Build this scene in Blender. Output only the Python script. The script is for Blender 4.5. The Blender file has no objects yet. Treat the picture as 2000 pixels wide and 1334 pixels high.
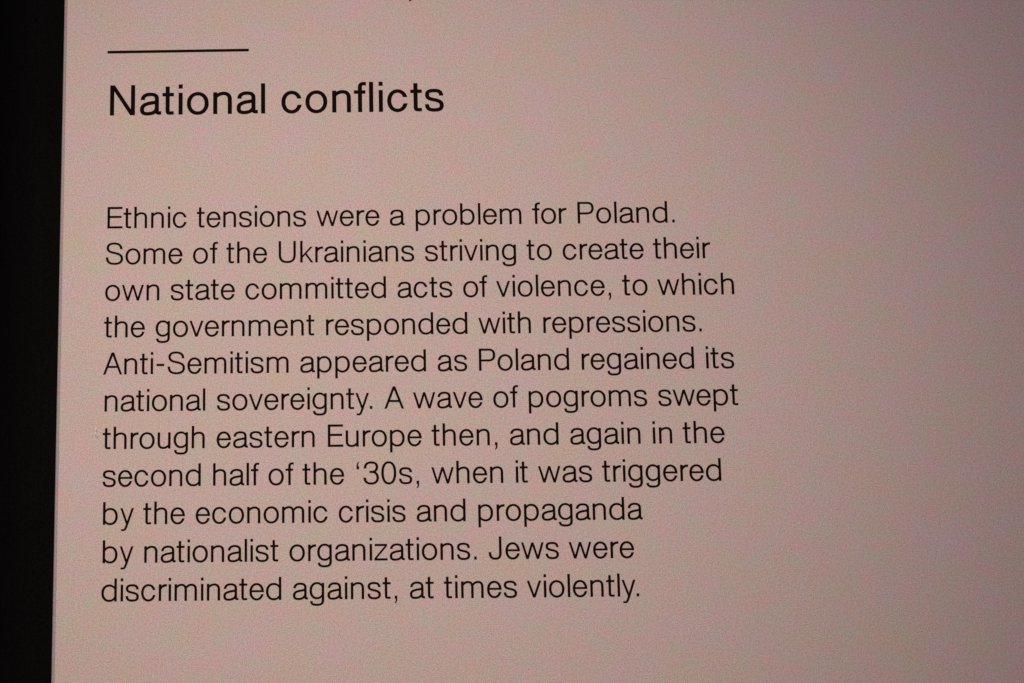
import bpy, bmesh, math
from mathutils import Vector, Matrix, Euler
from mathutils.geometry import delaunay_2d_cdt

# ------------------------------------------------------------------ scene, camera, light
SC = bpy.context.scene
COL = SC.collection
EM = 0.018                 # body type size in metres
ZTOP = 1.70                # height of the first text baseline
V3 = Vector

def P(u, v, y=0.0):
    """a point on the panel: u ems to the right of the text margin, v ems below the first baseline"""
    return V3((u * EM, y, ZTOP - v * EM))

def make_camera():
    rx, ry, rz, tx, ty, tz = -0.136398, 0.004057, -0.009847, -8.641012, -3.673363, 47.78694
    R = Matrix.Rotation(rz, 3, 'Z') @ Matrix.Rotation(rx, 3, 'X') @ Matrix.Rotation(ry, 3, 'Y')
    t = V3((tx, ty, tz))
    c = -(R.transposed() @ t)                       # camera centre in (u, v, into the wall)
    to_world = lambda a: V3((a.x, a.z, -a.y))
    right = to_world(R.transposed() @ V3((1, 0, 0)))
    down = to_world(R.transposed() @ V3((0, 1, 0)))
    fwd = to_world(R.transposed() @ V3((0, 0, 1)))
    cw = to_world(c) * EM + V3((0, 0, ZTOP))
    M = Matrix((right, -down, -fwd)).transposed().to_4x4()
    M.translation = cw
    cam = bpy.data.cameras.new('camera')
    ob = bpy.data.objects.new('camera', cam)
    COL.objects.link(ob)
    ob.matrix_world = M
    cam.sensor_width = 36
    cam.lens = 2.792653 * 36 / 2.0
    cam.shift_x = 289.57 / 2000
    cam.shift_y = -6.48 / 2000
    cam.clip_start = 0.02
    cam.clip_end = 50
    SC.camera = ob
    return ob

CAM = make_camera()

w = bpy.data.worlds.new('World'); SC.world = w
w.use_nodes = True
bg = w.node_tree.nodes['Background']
bg.inputs['Color'].default_value = (0.75, 0.62, 0.72, 1)      # dim gallery ambience
bg.inputs['Strength'].default_value = 0.05

SC.view_settings.view_transform = 'Standard'
SC.view_settings.look = 'None'
SC.view_settings.exposure = 0
SC.view_settings.gamma = 1

def spot(name, loc, aim, energy, color, size, blend, radius):
    l = bpy.data.lights.new(name, 'SPOT')
    l.energy = energy; l.color = color
    l.spot_size = math.radians(size); l.spot_blend = blend; l.shadow_soft_size = radius
    o = bpy.data.objects.new(name, l); COL.objects.link(o)
    o.location = loc
    o.rotation_euler = (aim - loc).to_track_quat('-Z', 'Y').to_euler()
    return o

# the gallery's ceiling spot that lights the panel, above the visitor and to the left
spot('gallery_spot', P(2.5, 6.5) + V3((-0.02, -0.92, 0.12)), P(6.2, 6.2), 22.6, (1.0, 0.80, 0.69), 72, 1.0, 0.05)
# a weaker mauve-tinted lamp of the exhibition further right and higher up
spot('exhibition_lamp', P(14.0, -2.0) + V3((0.9, -1.6, 0.9)), P(20.5, -1.0), 27.0, (0.90, 0.66, 0.84), 60, 1.0, 0.12)

# ------------------------------------------------------------------ helpers
def tag(o, label=None, cat=None, group=None, kind=None):
    if label: o['label'] = label
    if cat: o['category'] = cat
    if group: o['group'] = group
    if kind: o['kind'] = kind
    return o

def mesh_obj(name, verts, faces, mat, parent=None, smooth=False):
    me = bpy.data.meshes.new(name)
    me.from_pydata([tuple(v) for v in verts], [], faces)
    me.update()
    if mat: me.materials.append(mat)
    if smooth:
        for p in me.polygons: p.use_smooth = True
    o = bpy.data.objects.new(name, me); COL.objects.link(o)
    if parent: o.parent = parent
    return o

def empty(name, loc, parent=None):
    o = bpy.data.objects.new(name, None); COL.objects.link(o)
    o.empty_display_size = 0.02
    o.location = loc
    if parent: o.parent = parent
    return o

def slab(name, x0, x1, y0, y1, z0, z1, mat, bev=0.0, seg=3, parent=None):
    bm = bmesh.new()
    bmesh.ops.create_cube(bm, size=1)
    for v in bm.verts:
        v.co = V3((x0 + (v.co.x + .5) * (x1 - x0), y0 + (v.co.y + .5) * (y1 - y0), z0 + (v.co.z + .5) * (z1 - z0)))
    if bev:
        bmesh.ops.bevel(bm, geom=bm.edges[:], offset=bev, segments=seg, profile=0.5, affect='EDGES')
    me = bpy.data.meshes.new(name); bm.to_mesh(me); bm.free()
    me.materials.append(mat)
    o = bpy.data.objects.new(name, me); COL.objects.link(o)
    if parent: o.parent = parent
    return o

# ------------------------------------------------------------------ materials
def new_mat(name):
    m = bpy.data.materials.new(name); m.use_nodes = True
    nt = m.node_tree
    return m, nt, nt.nodes['Principled BSDF']

def noise(nt, vec, scale, detail=2.0, rough=0.5):
    n = nt.nodes.new('ShaderNodeTexNoise')
    n.inputs['Scale'].default_value = scale
    n.inputs['Detail'].default_value = detail
    n.inputs['Roughness'].default_value = rough
    nt.links.new(vec, n.inputs['Vector'])
    return n.outputs['Fac']

def math_n(nt, op, a, b):
    n = nt.nodes.new('ShaderNodeMath'); n.operation = op
    for i, s in enumerate((a, b)):
        if isinstance(s, (int, float)): n.inputs[i].default_value = s
        else: nt.links.new(s, n.inputs[i])
    return n.outputs[0]

def panel_material(name, base, mottle, grain, rough):
    """printed, lightly flecked laminate: fine speckle, small colour flecks, faint cloudy tone"""
    m, nt, b = new_mat(name)
    tc = nt.nodes.new('ShaderNodeTexCoord')
    def off(x, y, z, s=(1, 1, 1), rot=0.0):
        mp = nt.nodes.new('ShaderNodeMapping')
        mp.inputs['Location'].default_value = (x, y, z)
        mp.inputs['Rotation'].default_value = (0, rot, 0)
        mp.inputs['Scale'].default_value = s
        nt.links.new(tc.outputs['Object'], mp.inputs['Vector'])
        return mp.outputs['Vector']
    lum = noise(nt, off(0, 0, 0), 1750, 2.0, 0.8)
    lum2 = noise(nt, off(3, 1, 2), 620, 2.0, 0.6)
    red = noise(nt, off(7, 2, 5, (0.8, 1, 1.15), 0.5), 80, 3.0, 0.6)
    red2 = noise(nt, off(1, 9, 4), 420, 2.0, 0.6)
    blu = noise(nt, off(2, 8, 1, (0.85, 1, 1.1), 0.6), 34, 3.5, 0.6)
    blu2 = noise(nt, off(5, 5, 9), 300, 2.0, 0.6)
    cen = lambda s, k: math_n(nt, 'MULTIPLY', math_n(nt, 'SUBTRACT', s, 0.5), k)
    L = math_n(nt, 'ADD', math_n(nt, 'ADD', cen(lum, grain), cen(lum2, grain * 0.18)), 1.0)
    R = math_n(nt, 'ADD', cen(red, mottle), cen(red2, mottle * 0.4))
    B = math_n(nt, 'ADD', cen(blu, mottle * 0.9), cen(blu2, mottle * 0.3))
    def chan(c, kr, kb):
        s = math_n(nt, 'ADD', math_n(nt, 'ADD', math_n(nt, 'MULTIPLY', R, kr), math_n(nt, 'MULTIPLY', B, kb)), 1.0)
        return math_n(nt, 'MULTIPLY', math_n(nt, 'MULTIPLY', s, L), c)
    cc = nt.nodes.new('ShaderNodeCombineColor')
    nt.links.new(chan(base[0], 0.75, 0.10), cc.inputs[0])
    nt.links.new(chan(base[1], -0.50, -0.18), cc.inputs[1])
    nt.links.new(chan(base[2], 0.0, 0.95), cc.inputs[2])
    nt.links.new(cc.outputs[0], b.inputs['Base Color'])
    b.inputs['Roughness'].default_value = rough
    b.inputs['Specular IOR Level'].default_value = 0.35
    bp = nt.nodes.new('ShaderNodeBump')
    bp.inputs['Strength'].default_value = 0.25
    bp.inputs['Distance'].default_value = 0.00012
    nt.links.new(lum2, bp.inputs['Height'])
    nt.links.new(bp.outputs['Normal'], b.inputs['Normal'])
    return m

M_FACE = panel_material('face_laminate', (0.63, 0.546, 0.508), 0.54, 2.2, 0.62)
M_EDGE = panel_material('board_edge', (0.40, 0.36, 0.37), 0.6, 2.0, 0.6)

def plain(name, col, rough, spec=0.3, nscale=900, namt=0.3):
    m, nt, b = new_mat(name)
    tc = nt.nodes.new('ShaderNodeTexCoord')
    f = noise(nt, tc.outputs['Object'], nscale, 3, 0.6)
    k = math_n(nt, 'ADD', math_n(nt, 'MULTIPLY', math_n(nt, 'SUBTRACT', f, 0.5), namt * 2), 1.0)
    cc = nt.nodes.new('ShaderNodeCombineColor')
    for i in range(3):
        nt.links.new(math_n(nt, 'MULTIPLY', k, col[i]), cc.inputs[i])
    nt.links.new(cc.outputs[0], b.inputs['Base Color'])
    b.inputs['Roughness'].default_value = rough
    b.inputs['Specular IOR Level'].default_value = spec
    return m

M_INK = plain('dark_brown_ink', (0.0062, 0.0036, 0.0027), 0.8, 0.06, 900, 0.35)
M_POST = plain('black_post_paint', (0.0040, 0.0038, 0.0042), 0.7, 0.03, 1500, 2.2)
M_WALL = plain('black_wall_paint', (0.0015, 0.0015, 0.0018), 0.9, 0.03, 1400, 0.9)
M_CHIP = plain('bare_chip', (0.92, 0.88, 0.84), 0.6, 0.3, 2500, 0.3)
M_DENT = plain('dirty_dent', (0.36, 0.27, 0.24), 0.7, 0.2, 2500, 0.3)

# ------------------------------------------------------------------ lettering (outlines built stroke by stroke)
def bez(p0, p1, p2, p3, n=12):
    out = []
    for i in range(1, n + 1):
        t = i / n; s = 1 - t
        out.append((s**3*p0[0] + 3*s*s*t*p1[0] + 3*s*t*t*p2[0] + t**3*p3[0],
                    s**3*p0[1] + 3*s*s*t*p1[1] + 3*s*t*t*p2[1] + t**3*p3[1]))
    return out

def path(*seg):
    """seg: a start point, then points (line) or 6-tuples (curve)"""
    pts = [seg[0]]
    for s in seg[1:]:
        if len(s) == 2:
            a = pts[-1]
            for i in (0.5, 1.0): pts.append((a[0] + (s[0]-a[0]) * i, a[1] + (s[1]-a[1]) * i))
        else:
            pts += bez(pts[-1], s[0:2], s[2:4], s[4:6])
    return pts

class Glyph:
    def __init__(g, W, H):
        g.W, g.H, g.faces = W, H, []
    def poly(g, pts):
        a = sum(pts[i][0]*pts[(i+1) % len(pts)][1] - pts[(i+1) % len(pts)][0]*pts[i][1] for i in range(len(pts)))
        g.faces.append(pts if a > 0 else pts[::-1])
    def rect(g, x0, y0, x1, y1):
        g.poly([(x0, y0), (x1, y0), (x1, y1), (x0, y1)])
    def bar(g, xb0, yb, xt0, yt, w):
        """slanting stroke cut level at both ends; xb0 / xt0 its left edge, w its width along x"""
        g.poly([(xb0, yb), (xb0 + w, yb), (xt0 + w, yt), (xt0, yt)])
    def stroke(g, pts, cut0=None, cut1=None, mult=None, closed=False, WW=None):
        W, H = WW or (g.W, g.H)
        n = len(pts); L = []; R = []
        for i in range(n):
            if closed: a, b = pts[(i-1) % n], pts[(i+1) % n]
            else: a, b = pts[max(i-1, 0)], pts[min(i+1, n-1)]
            dx, dy = b[0]-a[0], b[1]-a[1]; d = math.hypot(dx, dy); dx /= d; dy /= d
            h = 0.5 * math.sqrt((W*dy)**2 + (H*dx)**2)
            if mult: h *= mult(i / (n-1))
            nx, ny = -dy, dx
            cut = cut0 if (i == 0 and not closed) else cut1 if (i == n-1 and not closed) else None
            if cut == 'h' and abs(ny) < 0.93:      # level cut: shear the end along the stroke
                k = h * ny / dy if abs(dy) > 1e-6 else 0
                L.append((pts[i][0] + nx*h - dx*k, pts[i][1]))
                R.append((pts[i][0] - nx*h + dx*k, pts[i][1]))
            elif cut == 'v' and abs(nx) < 0.93:    # upright cut
                k = h * nx / dx
                L.append((pts[i][0], pts[i][1] + ny*h - dy*k))
                R.append((pts[i][0], pts[i][1] - ny*h + dy*k))
            else:
                L.append((pts[i][0] + nx*h, pts[i][1] + ny*h))
                R.append((pts[i][0] - nx*h, pts[i][1] - ny*h))
        m = n if closed else n-1
        for i in range(m):
            j = (i+1) % n
            for tri in ((R[i], R[j], L[j]), (R[i], L[j], L[i])):
                ar = (tri[1][0]-tri[0][0])*(tri[2][1]-tri[0][1]) - (tri[2][0]-tri[0][0])*(tri[1][1]-tri[0][1])
                if abs(ar) > 1.0: g.poly(list(tri))
    def build(g):
        vs, fs = [], []
        for f in g.faces:
            b = len(vs); vs += [V3(p) for p in f]; fs.append(list(range(b, b + len(f))))
        ov, oe, of, _, _, orf = delaunay_2d_cdt(vs, [], fs, 0, 0.02)
        def inside(x, y):
            for f, (bx0, by0, bx1, by1) in boxes:
                if bx0 <= x <= bx1 and by0 <= y <= by1:
                    c = False; j = len(f) - 1
                    for i in range(len(f)):
                        if (f[i][1] > y) != (f[j][1] > y) and x < (f[j][0]-f[i][0])*(y-f[i][1])/(f[j][1]-f[i][1]) + f[i][0]: c = not c
                        j = i
                    if c: return True
            return False
        boxes = [(f, (min(p[0] for p in f), min(p[1] for p in f), max(p[0] for p in f), max(p[1] for p in f))) for f in g.faces]
        tris = []
        for t in of:                                   # keep the pieces that lie inside a stroke, wound the same way
            a, b, c = (ov[i] for i in t)
            if inside((a.x+b.x+c.x)/3, (a.y+b.y+c.y)/3):
                ar = (b.x-a.x)*(c.y-a.y) - (c.x-a.x)*(b.y-a.y)
                tris.append(tuple(t) if ar > 0 else tuple(t)[::-1])
        edge = {}
        for t in tris:
            for k in range(3):
                a, b = t[k], t[(k+1) % 3]; edge[(a, b)] = 1
        rim = [e for e in edge if (e[1], e[0]) not in edge]
        return [(v.x, v.y) for v in ov], tris, rim

def ring(cx, cy, a, b, a0=0.0, a1=360.0, e=2.12, n=None):
    n = n or max(8, int(abs(a1-a0) / 7.5)); out = []
    closed = abs(a1-a0) >= 359.9
    for i in range(n if closed else n+1):
        t = math.radians(a0 + (a1-a0) * i / n); c, s = math.cos(t), math.sin(t)
        out.append((cx + a * math.copysign(abs(c)**(2/e), c), cy + b * math.copysign(abs(s)**(2/e), s)))
    return out

X, CAP, O = 517, 714, 12
thin = lambda lo, span: (lambda t: lo + (1-lo) * min(1, t/span))
thin2 = lambda lo, span: (lambda t: lo + (1-lo) * min(1, t/span, (1-t)/span))

def glyph(ch, bold):
    W, H = (95, 82) if bold else (82, 68)
    g = Glyph(W, H); hw, hh = W/2, H/2
    top, bot = X + O - hh, -O + hh
    def bowl_right(sc, r):          # bowl of b, p
        a = (r - hw - (sc - 10)) / 2; cx = sc - 10 + a
        t = 180 - 26
        g.stroke(ring(cx, X/2, a, X/2 + O - hh, t, -t, 2.15, 44), mult=thin2(0.66, 0.16))
    def bowl_left(sc, l, cy=X/2, b=None):
        b = b or X/2 + O - hh
        a = ((sc + 10) - (l + hw)) / 2; cx = l + hw + a
        g.stroke(ring(cx, cy, a, b, 26, 334, 2.15, 44), mult=thin2(0.66, 0.16))
    def arch(sc, rc, y0=0):
        w = rc - sc
        g.stroke(path((sc + 2, X*0.69), (sc + 8, X*0.80, sc + w*0.24, top, sc + w*0.56, top),
                      (sc + w*0.86, top, rc, top - 55, rc, X*0.66), (rc, y0)), cut1='h', mult=lambda t: 0.62 + 0.38*min(1, t/0.32))
    adv = 0
    if ch == 'a':
        l, s = 38, (441 if not bold else 425)
        g.stroke(path((l + 16 + hw, 356), (l + 16 + hw, 455, l + 100 + hw, top, 268, top),
                      (388, top, s, top - 42, s, 372), (s, 105), (s, 55, s + 14, 3 + hh, s + 56, 3 + hh), (526, 6 + hh)), cut0='h', cut1='v')
        g.stroke(path((s, 330), (s - 12, 288, s - 105, 290, s - 195, 272), (l + 110 + hw*.5, 252, l + hw, 232, l + hw, 138),
                      (l + hw, 55, l + 82, bot, 212, bot), (345, bot, s, 85, s, 190)), mult=thin2(0.86, 0.12))
        adv, x0, x1 = 533, 38, 527
    elif ch in 'bp':
        sc = 62 + hw
        bowl_right(sc, 546 if not bold else 556)
        g.rect(62, 0 if ch == 'b' else -196, 62 + W, CAP if ch == 'b' else X)
        adv, x0, x1 = 597, 62, 546
    elif ch == 'd':
        bowl_left(536 - hw, 38)
        g.rect(536 - W, 0, 536, CAP); adv, x0, x1 = 598, 38, 536
    elif ch == 'c':
        cx, a = 272, 272 - 36 - hw
        g.stroke(ring(cx, X/2, a, X/2 + O - hh, 20, 345, 2.1, 46), cut0='h', cut1='h')
        adv, x0, x1 = 541, 36, 508
    elif ch == 'e':
        cx, a = 271, 271 - 36 - hw
        hb = H * 0.92; yb = 246
        t0 = -math.degrees(math.asin(abs(yb - X/2) / (X/2 + O - hh)))
        g.stroke(ring(cx, X/2, a, X/2 + O - hh, t0, 342, 2.1, 48), cut0='h', cut1='h')
        g.rect(36 + hw, yb, 506 - hw, yb + hb)
        adv, x0, x1 = 533, 36, 506
    elif ch == 'f':
        s = 104 + hw
        g.stroke(path((s, 0), (s, 575), (s, 655, s + 28, CAP - hh + 2, s + 98, CAP - hh + 2), (s + 140, CAP - hh - 2)), cut0='h', cut1='v')
        g.rect(14, X - H, 262 + (14 if bold else 0), X); adv, x0, x1 = 279, 14, 276
    elif ch == 'g':
        s = 510 - hw
        bowl_left(s, 36, (X + 22)/2 + 6, (X - 10)/2 + O/2 - hh + 8)
        g.rect(510 - W, 60, 510, X)
        g.stroke(path((s, 70), (s, -20), (s, -138, s - 82, -196 + hh, 272, -196 + hh), (160, -196 + hh, 92, -140, 84 + hw*.3, -46)), cut0='h', cut1='h')
        adv, x0, x1 = 569, 36, 510
    elif ch in 'hn':
        sc, rc = 64 + hw, 494 - hw
        g.rect(64, 0, 64 + W, CAP if ch == 'h' else X); arch(sc, rc); adv, x0, x1 = 560, 64, 494
    elif ch == 'm':
        sc, rc = 64 + hw, 790 - hw; mc = (sc + rc)/2
        g.rect(64, 0, 64 + W, X); arch(sc, mc); arch(mc, rc); adv, x0, x1 = 856, 64, 790
    elif ch == 'u':
        sc, rc = 64 + hw, 490 - hw; s = len(g.faces); w = rc - sc
        arch(sc, rc)
        g.faces = [[(64 + 490 - x, X - y) for x, y in f] for f in g.faces]
        g.rect(490 - W, 0, 490, X); adv, x0, x1 = 556, 64, 490
    elif ch == 'i':
        g.rect(63, 0, 63 + W, X); g.rect(63, CAP - (92 if not bold else 98), 63 + W, CAP); adv, x0, x1 = 190, 63, 63 + W
        if bold: adv = 216
    elif ch == 'l':
        g.rect(63, 0, 63 + W, CAP); adv, x0, x1 = 190, 63, 63 + W
        if bold: adv = 216
    elif ch == 'k':
        g.rect(64, 0, 64 + W, CAP)
        g.bar(64 + W*0.3, 160, 400, X, 84); g.bar(400, 0, 176, 330, 82)
        g.faces[1] = [(64 + W - 2, 238), (64 + W - 2, 158), (482, X), (396, X)][::-1]
        g.faces[1] = [(64 + W - 2, 158), (482, X), (396, X), (64 + W - 2, 236)]
        g.faces[2] = [(418, 0), (502, 0), (262, 322), (216, 276)]
        adv, x0, x1 = 500, 64, 502
    elif ch == 'o':
        g.stroke(ring(287, X/2, 251 - hw, X/2 + O - hh, n=56), closed=True); adv, x0, x1 = 573, 36, 538
    elif ch == 'r':
        sc = 64 + hw
        g.rect(64, 0, 64 + W, X)
        g.stroke(path((sc + 2, X*0.60), (sc + 14, X*0.84, sc + 92, top - 6, 326, top - 9)), cut1='v', WW=(W, H*1.12), mult=thin(0.6, 0.3))
        adv, x0, x1 = 321, 64, 326
    elif ch == 's':
        l, r = 34 + hw, 467 - hw
        g.stroke(path((r - 8, 366), (r - 10, 452, 365, top, 250, top), (135, top, l + 6, 465, l + 6, 388),
                      (l + 6, 306, 150, 292, 250, 269), (352, 246, r, 222, r, 138), (r, 55, 365, bot, 252, bot),
                      (128, bot, l + 4, 66, l, 166)), cut0='h', cut1='h')
        adv, x0, x1 = 501, 34, 467
    elif ch == 't':
        s = 88 + hw
        g.stroke(path((s, 668), (s, 110), (s, 42, s + 16, hh, s + 66, hh - 1), (276, hh + 1)), cut0='h', cut1='v')
        g.rect(16, X - H, 280, X); adv, x0, x1 = 311, 16, 280
        if bold: adv = 322
    elif ch == 'v':
        w = 77; g.bar(208, 0, 14, X, w); g.bar(208, 0, 401, X, w); adv, x0, x1 = 492, 14, 478
    elif ch == 'w':
        w = 74
        g.bar(176, 0, 14, X, w); g.bar(176, 0, 343, X, w); g.bar(511, 0, 343, X, w); g.bar(511, 0, 672, X, w)
        adv, x0, x1 = 763, 14, 746
    elif ch == 'y':
        g.bar(203, 2, 10, X, 76)
        g.stroke(path((418, X), (238, 8), (208, -70), (176, -150, 158, -172, 98, -172), (44, -168)), cut0='h', cut1='v', WW=(74, 60))
        adv, x0, x1 = 466, 10, 453
    elif ch == 'z':
        g.rect(36, X - H, 440, X); g.rect(24, 0, 452, H)
        g.poly([(24, H - 1), (104, H - 1), (440, X - H + 1), (360, X - H + 1)]); adv, x0, x1 = 482, 24, 452
    elif ch == 'A':
        w = 70; g.bar(4, 0, 276, CAP, 82); g.faces[-1] = [(4, 0), (81, 0), (360, CAP), (275, CAP)]
        g.faces.append([(554, 0), (631, 0), (360, CAP), (275, CAP)])
        g.rect(110, 212, 525, 212 + H); adv, x0, x1 = 635, 4, 631
    elif ch == 'E':
        g.rect(80, 0, 80 + W + 2, CAP); g.rect(80, 0, 586, H + 5); g.rect(80, CAP - H - 5, 578, CAP); g.rect(80, 345, 552, 345 + H + 4)
        adv, x0, x1 = 600, 80, 586
    elif ch == 'J':
        s = 430 - hw
        g.stroke(path((s, CAP), (s, 190), (s, 70, 335, bot, 226, bot), (112, bot, 52, 75, 51, 226)), cut0='h', cut1='h'); adv, x0, x1 = 515, 20, 430
    elif ch == 'P':
        g.rect(80, 0, 80 + W + 2, CAP); r = 624 - hw
        g.stroke(path((100, CAP - hh), (395, CAP - hh), (530, CAP - hh, r, 622, r, 511), (r, 400, 530, 332, 395, 332), (100, 332)))
        adv, x0, x1 = 665, 80, 624
    elif ch == 'S':
        l, r = 42 + hw, 618 - hw; tp = CAP + O - hh
        g.stroke(path((r - 24, 502), (r - 28, 622, 472, tp, 322, tp), (172, tp, l + 22, 640, l + 22, 548),
                      (l + 22, 440, 185, 412, 330, 380), (480, 347, r, 308, r, 190), (r, 72, 480, bot, 335, bot),
                      (160, bot, l, 92, l, 240)), cut0='h', cut1='h'); adv, x0, x1 = 657, 42, 618
    elif ch == 'U':
        a, b = 76 + hw, 648 - hw
        g.stroke(path((a, CAP), (a, 262), (a, 95, 205, bot, 362, bot), (519, bot, b, 95, b, 262), (b, CAP)), cut0='h', cut1='h')
        adv, x0, x1 = 727, 76, 648
    elif ch == 'N':
        g.rect(76, 0, 76 + W, CAP); g.rect(650 - W, 0, 650, CAP)
        g.poly([(76 + 2, CAP), (76 + W + 14, CAP), (648, 0), (648 - W - 14, 0)]); adv, x0, x1 = 726, 76, 650
    elif ch == '3':
        g.stroke(path((78, 500), (82, 640, 165, 721 - hh, 280, 721 - hh), (395, 721 - hh, 468, 645, 468, 545), (468, 445, 400, 388, 300, 388), (222, 388)), cut0='h', cut1='v')
        g.stroke(path((222, 388), (300, 388), (420, 388, 490, 310, 490, 203), (490, 85, 400, bot, 275, bot), (145, bot, 66, 85, 66, 212)), cut0='v', cut1='h')
        adv, x0, x1 = 562, 34, 522
    elif ch == '0':
        g.stroke(ring(278, 354, 244 - hw, 367 - hh, n=56, e=2.25), closed=True); adv, x0, x1 = 562, 34, 522
    elif ch == '.':
        g.rect(86, 0, 168, 98); adv, x0, x1 = 256, 86, 168
    elif ch == ',':
        g.poly([(92, 0), (174, 0), (174, 98), (92, 98)])
        g.poly([(122, 0), (174, 2), (171, -56), (150, -106), (94, -146), (94, -100), (118, -78), (124, -40)])
        adv, x0, x1 = 280, 92, 174
    elif ch == "'":
        g.poly([(86, 474), (168, 474), (168, 572), (86, 572)])
        g.poly([(136, 572), (86, 570), (90, 630), (112, 678), (166, 716), (166, 672), (142, 650), (136, 612)])
        adv, x0, x1 = 275, 86, 168
    elif ch == '-':
        g.rect(66, 258, 322, 258 + H + 6); adv, x0, x1 = 389, 66, 322
    v, t, rim = g.build()
    return v, t, rim, adv, x0, x1

CACHE = {}
def get(ch, bold):
    if (ch, bold) not in CACHE: CACHE[(ch, bold)] = glyph(ch, bold)
    return CACHE[(ch, bold)]

KERN_B = {'nf': -20, 'fl': 12, 'ts': -16, 'Na': -4}
KERN = {'y.': -72, 'y,': -60, 'r.': -30, 'gn': 0, 'we': -6, 've': -8, 'wa': -6, 'ov': -6, 'Po': -8, 'ry': 4}
INK_T = 0.00018            # thickness of the applied lettering

def word_mesh(text, u0, u1, size, bold, parent, origin):
    gl = [get(c, bold) for c in text]
    offs, x = [], 0
    for i, gg in enumerate(gl):
        offs.append(x); x += gg[3] + (KERN_B if bold else KERN).get(text[i:i+2], 0)
    if len(text) > 1:
        want = (u1 - u0) * 1000 / size
        k = (want - (gl[-1][5] - gl[0][4])) / offs[-1]
    else: k = 1
    xs = (u1 - u0) * 1000 / size / (gl[0][5] - gl[0][4]) if len(text) == 1 else 1.0
    ys, yo = (1.0, 0) if bold else (1.03, -9)
    verts, faces = [], []
    for gg, ox in zip(gl, offs):
        b = len(verts); n = len(gg[0])
        for yy in (-INK_T, 0):
            for (px, py) in gg[0]:
                verts.append(((u0 + ((px - gl[0][4]) * xs + ox*k) * size / 1000) * EM, yy, (py * ys + yo) * size / 1000 * EM))
        faces += [(b + t[0], b + t[1], b + t[2]) for t in gg[1]]
        faces += [(b + a, b + n + a, b + n + c, b + c) for a, c in gg[2]]
    o = mesh_obj('word', verts, faces, M_INK, parent)
    return o, k

# ------------------------------------------------------------------ the place: wall, post, panel
wall = slab('back_wall', -1.6, 2.4, 0.30, 0.36, 0.0, 3.2, M_WALL); tag(wall, kind='structure')

pb = empty('display_post', (-1.66 * EM - 0.03, 0.03, 0.0))
tag(pb, 'matt black upright post standing beside the left edge of the text panel', 'post')
# front face slightly rounded, a raised lip along the side next to the panel
def post_profile():
    x0, x1 = -0.105, -1.80 * EM
    pts = []
    n = 18
    for i in range(n + 1):
        t = i / n
        pts.append((x0 + (x1 - x0) * t, 0.022 + 0.068 * (1 - t) ** 2.3))
    return pts
pr = post_profile(); base = V3(pb.location)
vs, fs = [], []
ring_pts = pr + [(pr[-1][0], 0.12), (pr[0][0], 0.12)]
for z in (0.0, 2.6):
    vs += [V3((x, y, z)) - base for x, y in ring_pts]
n = len(ring_pts)
for i in range(n):
    j = (i + 1) % n; fs.append((i, j, n + j, n + i))
fs += [tuple(range(n - 1, -1, -1)), tuple(range(n, 2 * n))]
body = mesh_obj('post_body', vs, fs, M_POST, pb)
lip = slab('edge_strip', -1.80*EM + 0.0002, -1.72*EM, 0.0205, 0.03, 0.002, 2.598, M_POST, 0.0004, 2)
lip.parent = pb; lip.location = -base

# panel
UL, UR, VT, VB = -1.53, 40.0, -16.0, 26.0
panel = empty('text_panel', P(UL, VB))
tag(panel, 'pale greyish pink museum panel with dark heading and eleven lines of text', 'information panel')
po = V3(panel.location)
bd = slab('backing_board', UL*EM, UR*EM, 0.0012, 0.012, ZTOP - VB*EM, ZTOP - VT*EM, M_EDGE, 0.0009, 4)
fc = slab('face_sheet', (UL + 0.115)*EM, UR*EM - 0.002, 0.0, 0.00125, ZTOP - VB*EM + 0.002, ZTOP - VT*EM - 0.002, M_FACE, 0.00035, 3)
for o in (bd, fc):
    o.parent = panel; o.location = -po

def print_part(name, v):
    """a line of lettering: an Empty at its baseline, on the front of the sheet"""
    return empty(name, P(0, v, -0.00002) - po, panel)

rule = mesh_obj('heading_rule', *(lambda a, b, c, d: (
    [P(*a, -INK_T) - po, P(*b, -INK_T) - po, P(*c, -INK_T) - po, P(*d, -INK_T) - po,
     P(*a) - po, P(*b) - po, P(*c) - po, P(*d) - po],
    [(0, 1, 2, 3), (0, 4, 5, 1), (1, 5, 6, 2), (2, 6, 7, 3), (3, 7, 4, 0)]))((-0.008, -6.152), (-0.008, -6.058), (4.795, -6.080), (4.795, -6.174)), M_INK, panel)
rule['label'] = 'short thin black rule above the heading'

hd = print_part('heading', -3.883)
hd.rotation_euler = (0, -0.0026, 0)
hd['label'] = 'larger heading reading National conflicts'
for t, a, b in (('National', 0.103, 5.352), ('conflicts', 5.899, 11.388)):
    o, k = word_mesh(t, a, b, 1.475, True, hd, None); print(t, round(k, 3))

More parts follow.
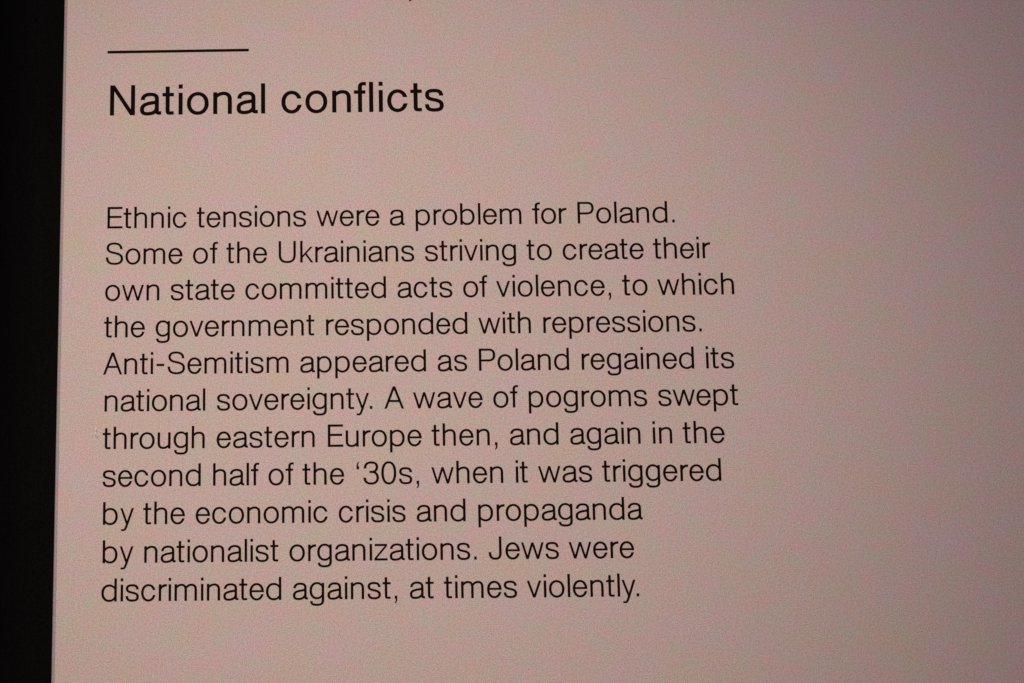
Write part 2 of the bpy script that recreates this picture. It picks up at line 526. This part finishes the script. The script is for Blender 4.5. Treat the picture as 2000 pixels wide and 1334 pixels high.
LINES = [
(0.002, [('Ethnic', 0.073, 2.729), ('tensions', 3.06, 6.717), ('were', 7.06, 9.169), ('a', 9.514, 10.014), ('problem', 10.376, 13.912), ('for', 14.271, 15.42), ('Poland.', 15.786, 19.019)]),
(1.228, [('Some', 0.038, 2.594), ('of', 2.942, 3.766), ('the', 4.053, 5.414), ('Ukrainians', 5.798, 10.312), ('striving', 10.67, 13.701), ('to', 14.05, 14.894), ('create', 15.252, 17.948), ('their', 18.263, 20.164)]),
(2.453, [('own', 0.031, 1.835), ('state', 2.21, 4.343), ('committed', 4.689, 9.359), ('acts', 9.741, 11.56), ('of', 11.917, 12.719), ('violence,', 13.015, 16.818), ('to', 17.192, 18.033), ('which', 18.36, 20.896)]),
(3.681, [('the', 0.013, 1.366), ('government', 1.722, 6.973), ('responded', 7.36, 12.035), ('with', 12.398, 14.134), ('repressions.', 14.543, 19.769)]),
(4.914, [('Anti-Semitism', 0.003, 6.121), ('appeared', 6.501, 10.648), ('as', 11.03, 12.004), ('Poland', 12.39, 15.359), ('regained', 15.773, 19.47), ('its', 19.867, 20.786)]),
(6.135, [('national', 0.068, 3.38), ('sovereignty.', 3.762, 8.864), ('A', 9.259, 9.905), ('wave', 10.205, 12.488), ('of', 12.834, 13.646), ('pogroms', 13.997, 17.88), ('swept', 18.246, 20.865)]),
(7.367, [('through', 0.023, 3.369), ('eastern', 3.756, 6.968), ('Europe', 7.397, 10.469), ('then,', 10.792, 12.941), ('and', 13.352, 14.942), ('again', 15.322, 17.62), ('in', 18.023, 18.656), ('the', 19.0, 20.369)]),
(8.594, [('second', 0.041, 3.246), ('half', 3.646, 5.14), ('of', 5.452, 6.27), ('the', 6.561, 7.926), ("'30s,", 8.329, 10.362), ('when', 10.765, 13.106), ('it', 13.516, 13.909), ('was', 14.242, 16.003), ('triggered', 16.326, 20.2)]),
(9.82, [('by', 0.07, 1.074), ('the', 1.378, 2.735), ('economic', 3.085, 7.382), ('crisis', 7.735, 9.907), ('and', 10.267, 11.856), ('propaganda', 12.266, 17.598)]),
(11.052, [('by', 0.078, 1.072), ('nationalist', 1.427, 5.774), ('organizations.', 6.13, 12.187), ('Jews', 12.587, 14.849), ('were', 15.172, 17.282)]),
(12.276, [('discriminated', 0.055, 5.866), ('against,', 6.238, 9.603), ('at', 10.009, 10.782), ('times', 11.111, 13.467), ('violently.', 13.785, 17.395)]),
]
for v, words in LINES:
    ln = print_part('text_line', v)
    out = []
    for t, a, b in words:
        o, k = word_mesh(t, a, b, 1.0, False, ln, None); out.append((t, round(k, 3)))
    print(out)

# small blemishes: a dark ink speck near the top of the frame, a chipped scuff beside the word "through"
def blob(name, u, v, rx, rz, seed, mat, h=0.00012, n=11):
    import random
    rnd = random.Random(seed)
    c = P(u, v, -0.00004 - h) - po; vs = [c]; fs = []
    for k in range(n):
        a = 2 * math.pi * k / n; q = 0.7 + 0.5 * rnd.random()
        vs.append(c + V3((rx * q * math.cos(a), h, rz * q * math.sin(a))))
    for k in range(n): fs.append((0, 1 + (k + 1) % n, 1 + k))
    return mesh_obj(name, vs, fs, mat, panel)
s = blob('ink_speck', 10.30, -7.89, 0.00085, 0.0022, 3, M_INK); s['label'] = 'small dark speck at the top of the panel'
for i, (u, v, a, b, m) in enumerate([(-0.215, 6.70, .00040, .00055, M_CHIP), (-0.225, 6.84, .00045, .0006, M_CHIP), (-0.13, 6.87, .0002, .0004, M_CHIP),
        (-0.175, 6.78, .0003, .0007, M_DENT), (-0.20, 6.93, .0003, .0005, M_DENT), (-0.34, 6.86, .0002, .0003, M_CHIP), (-0.16, 6.99, .00025, .0006, M_DENT)]):
    blob('scuff', u, v, a, b, i, m)
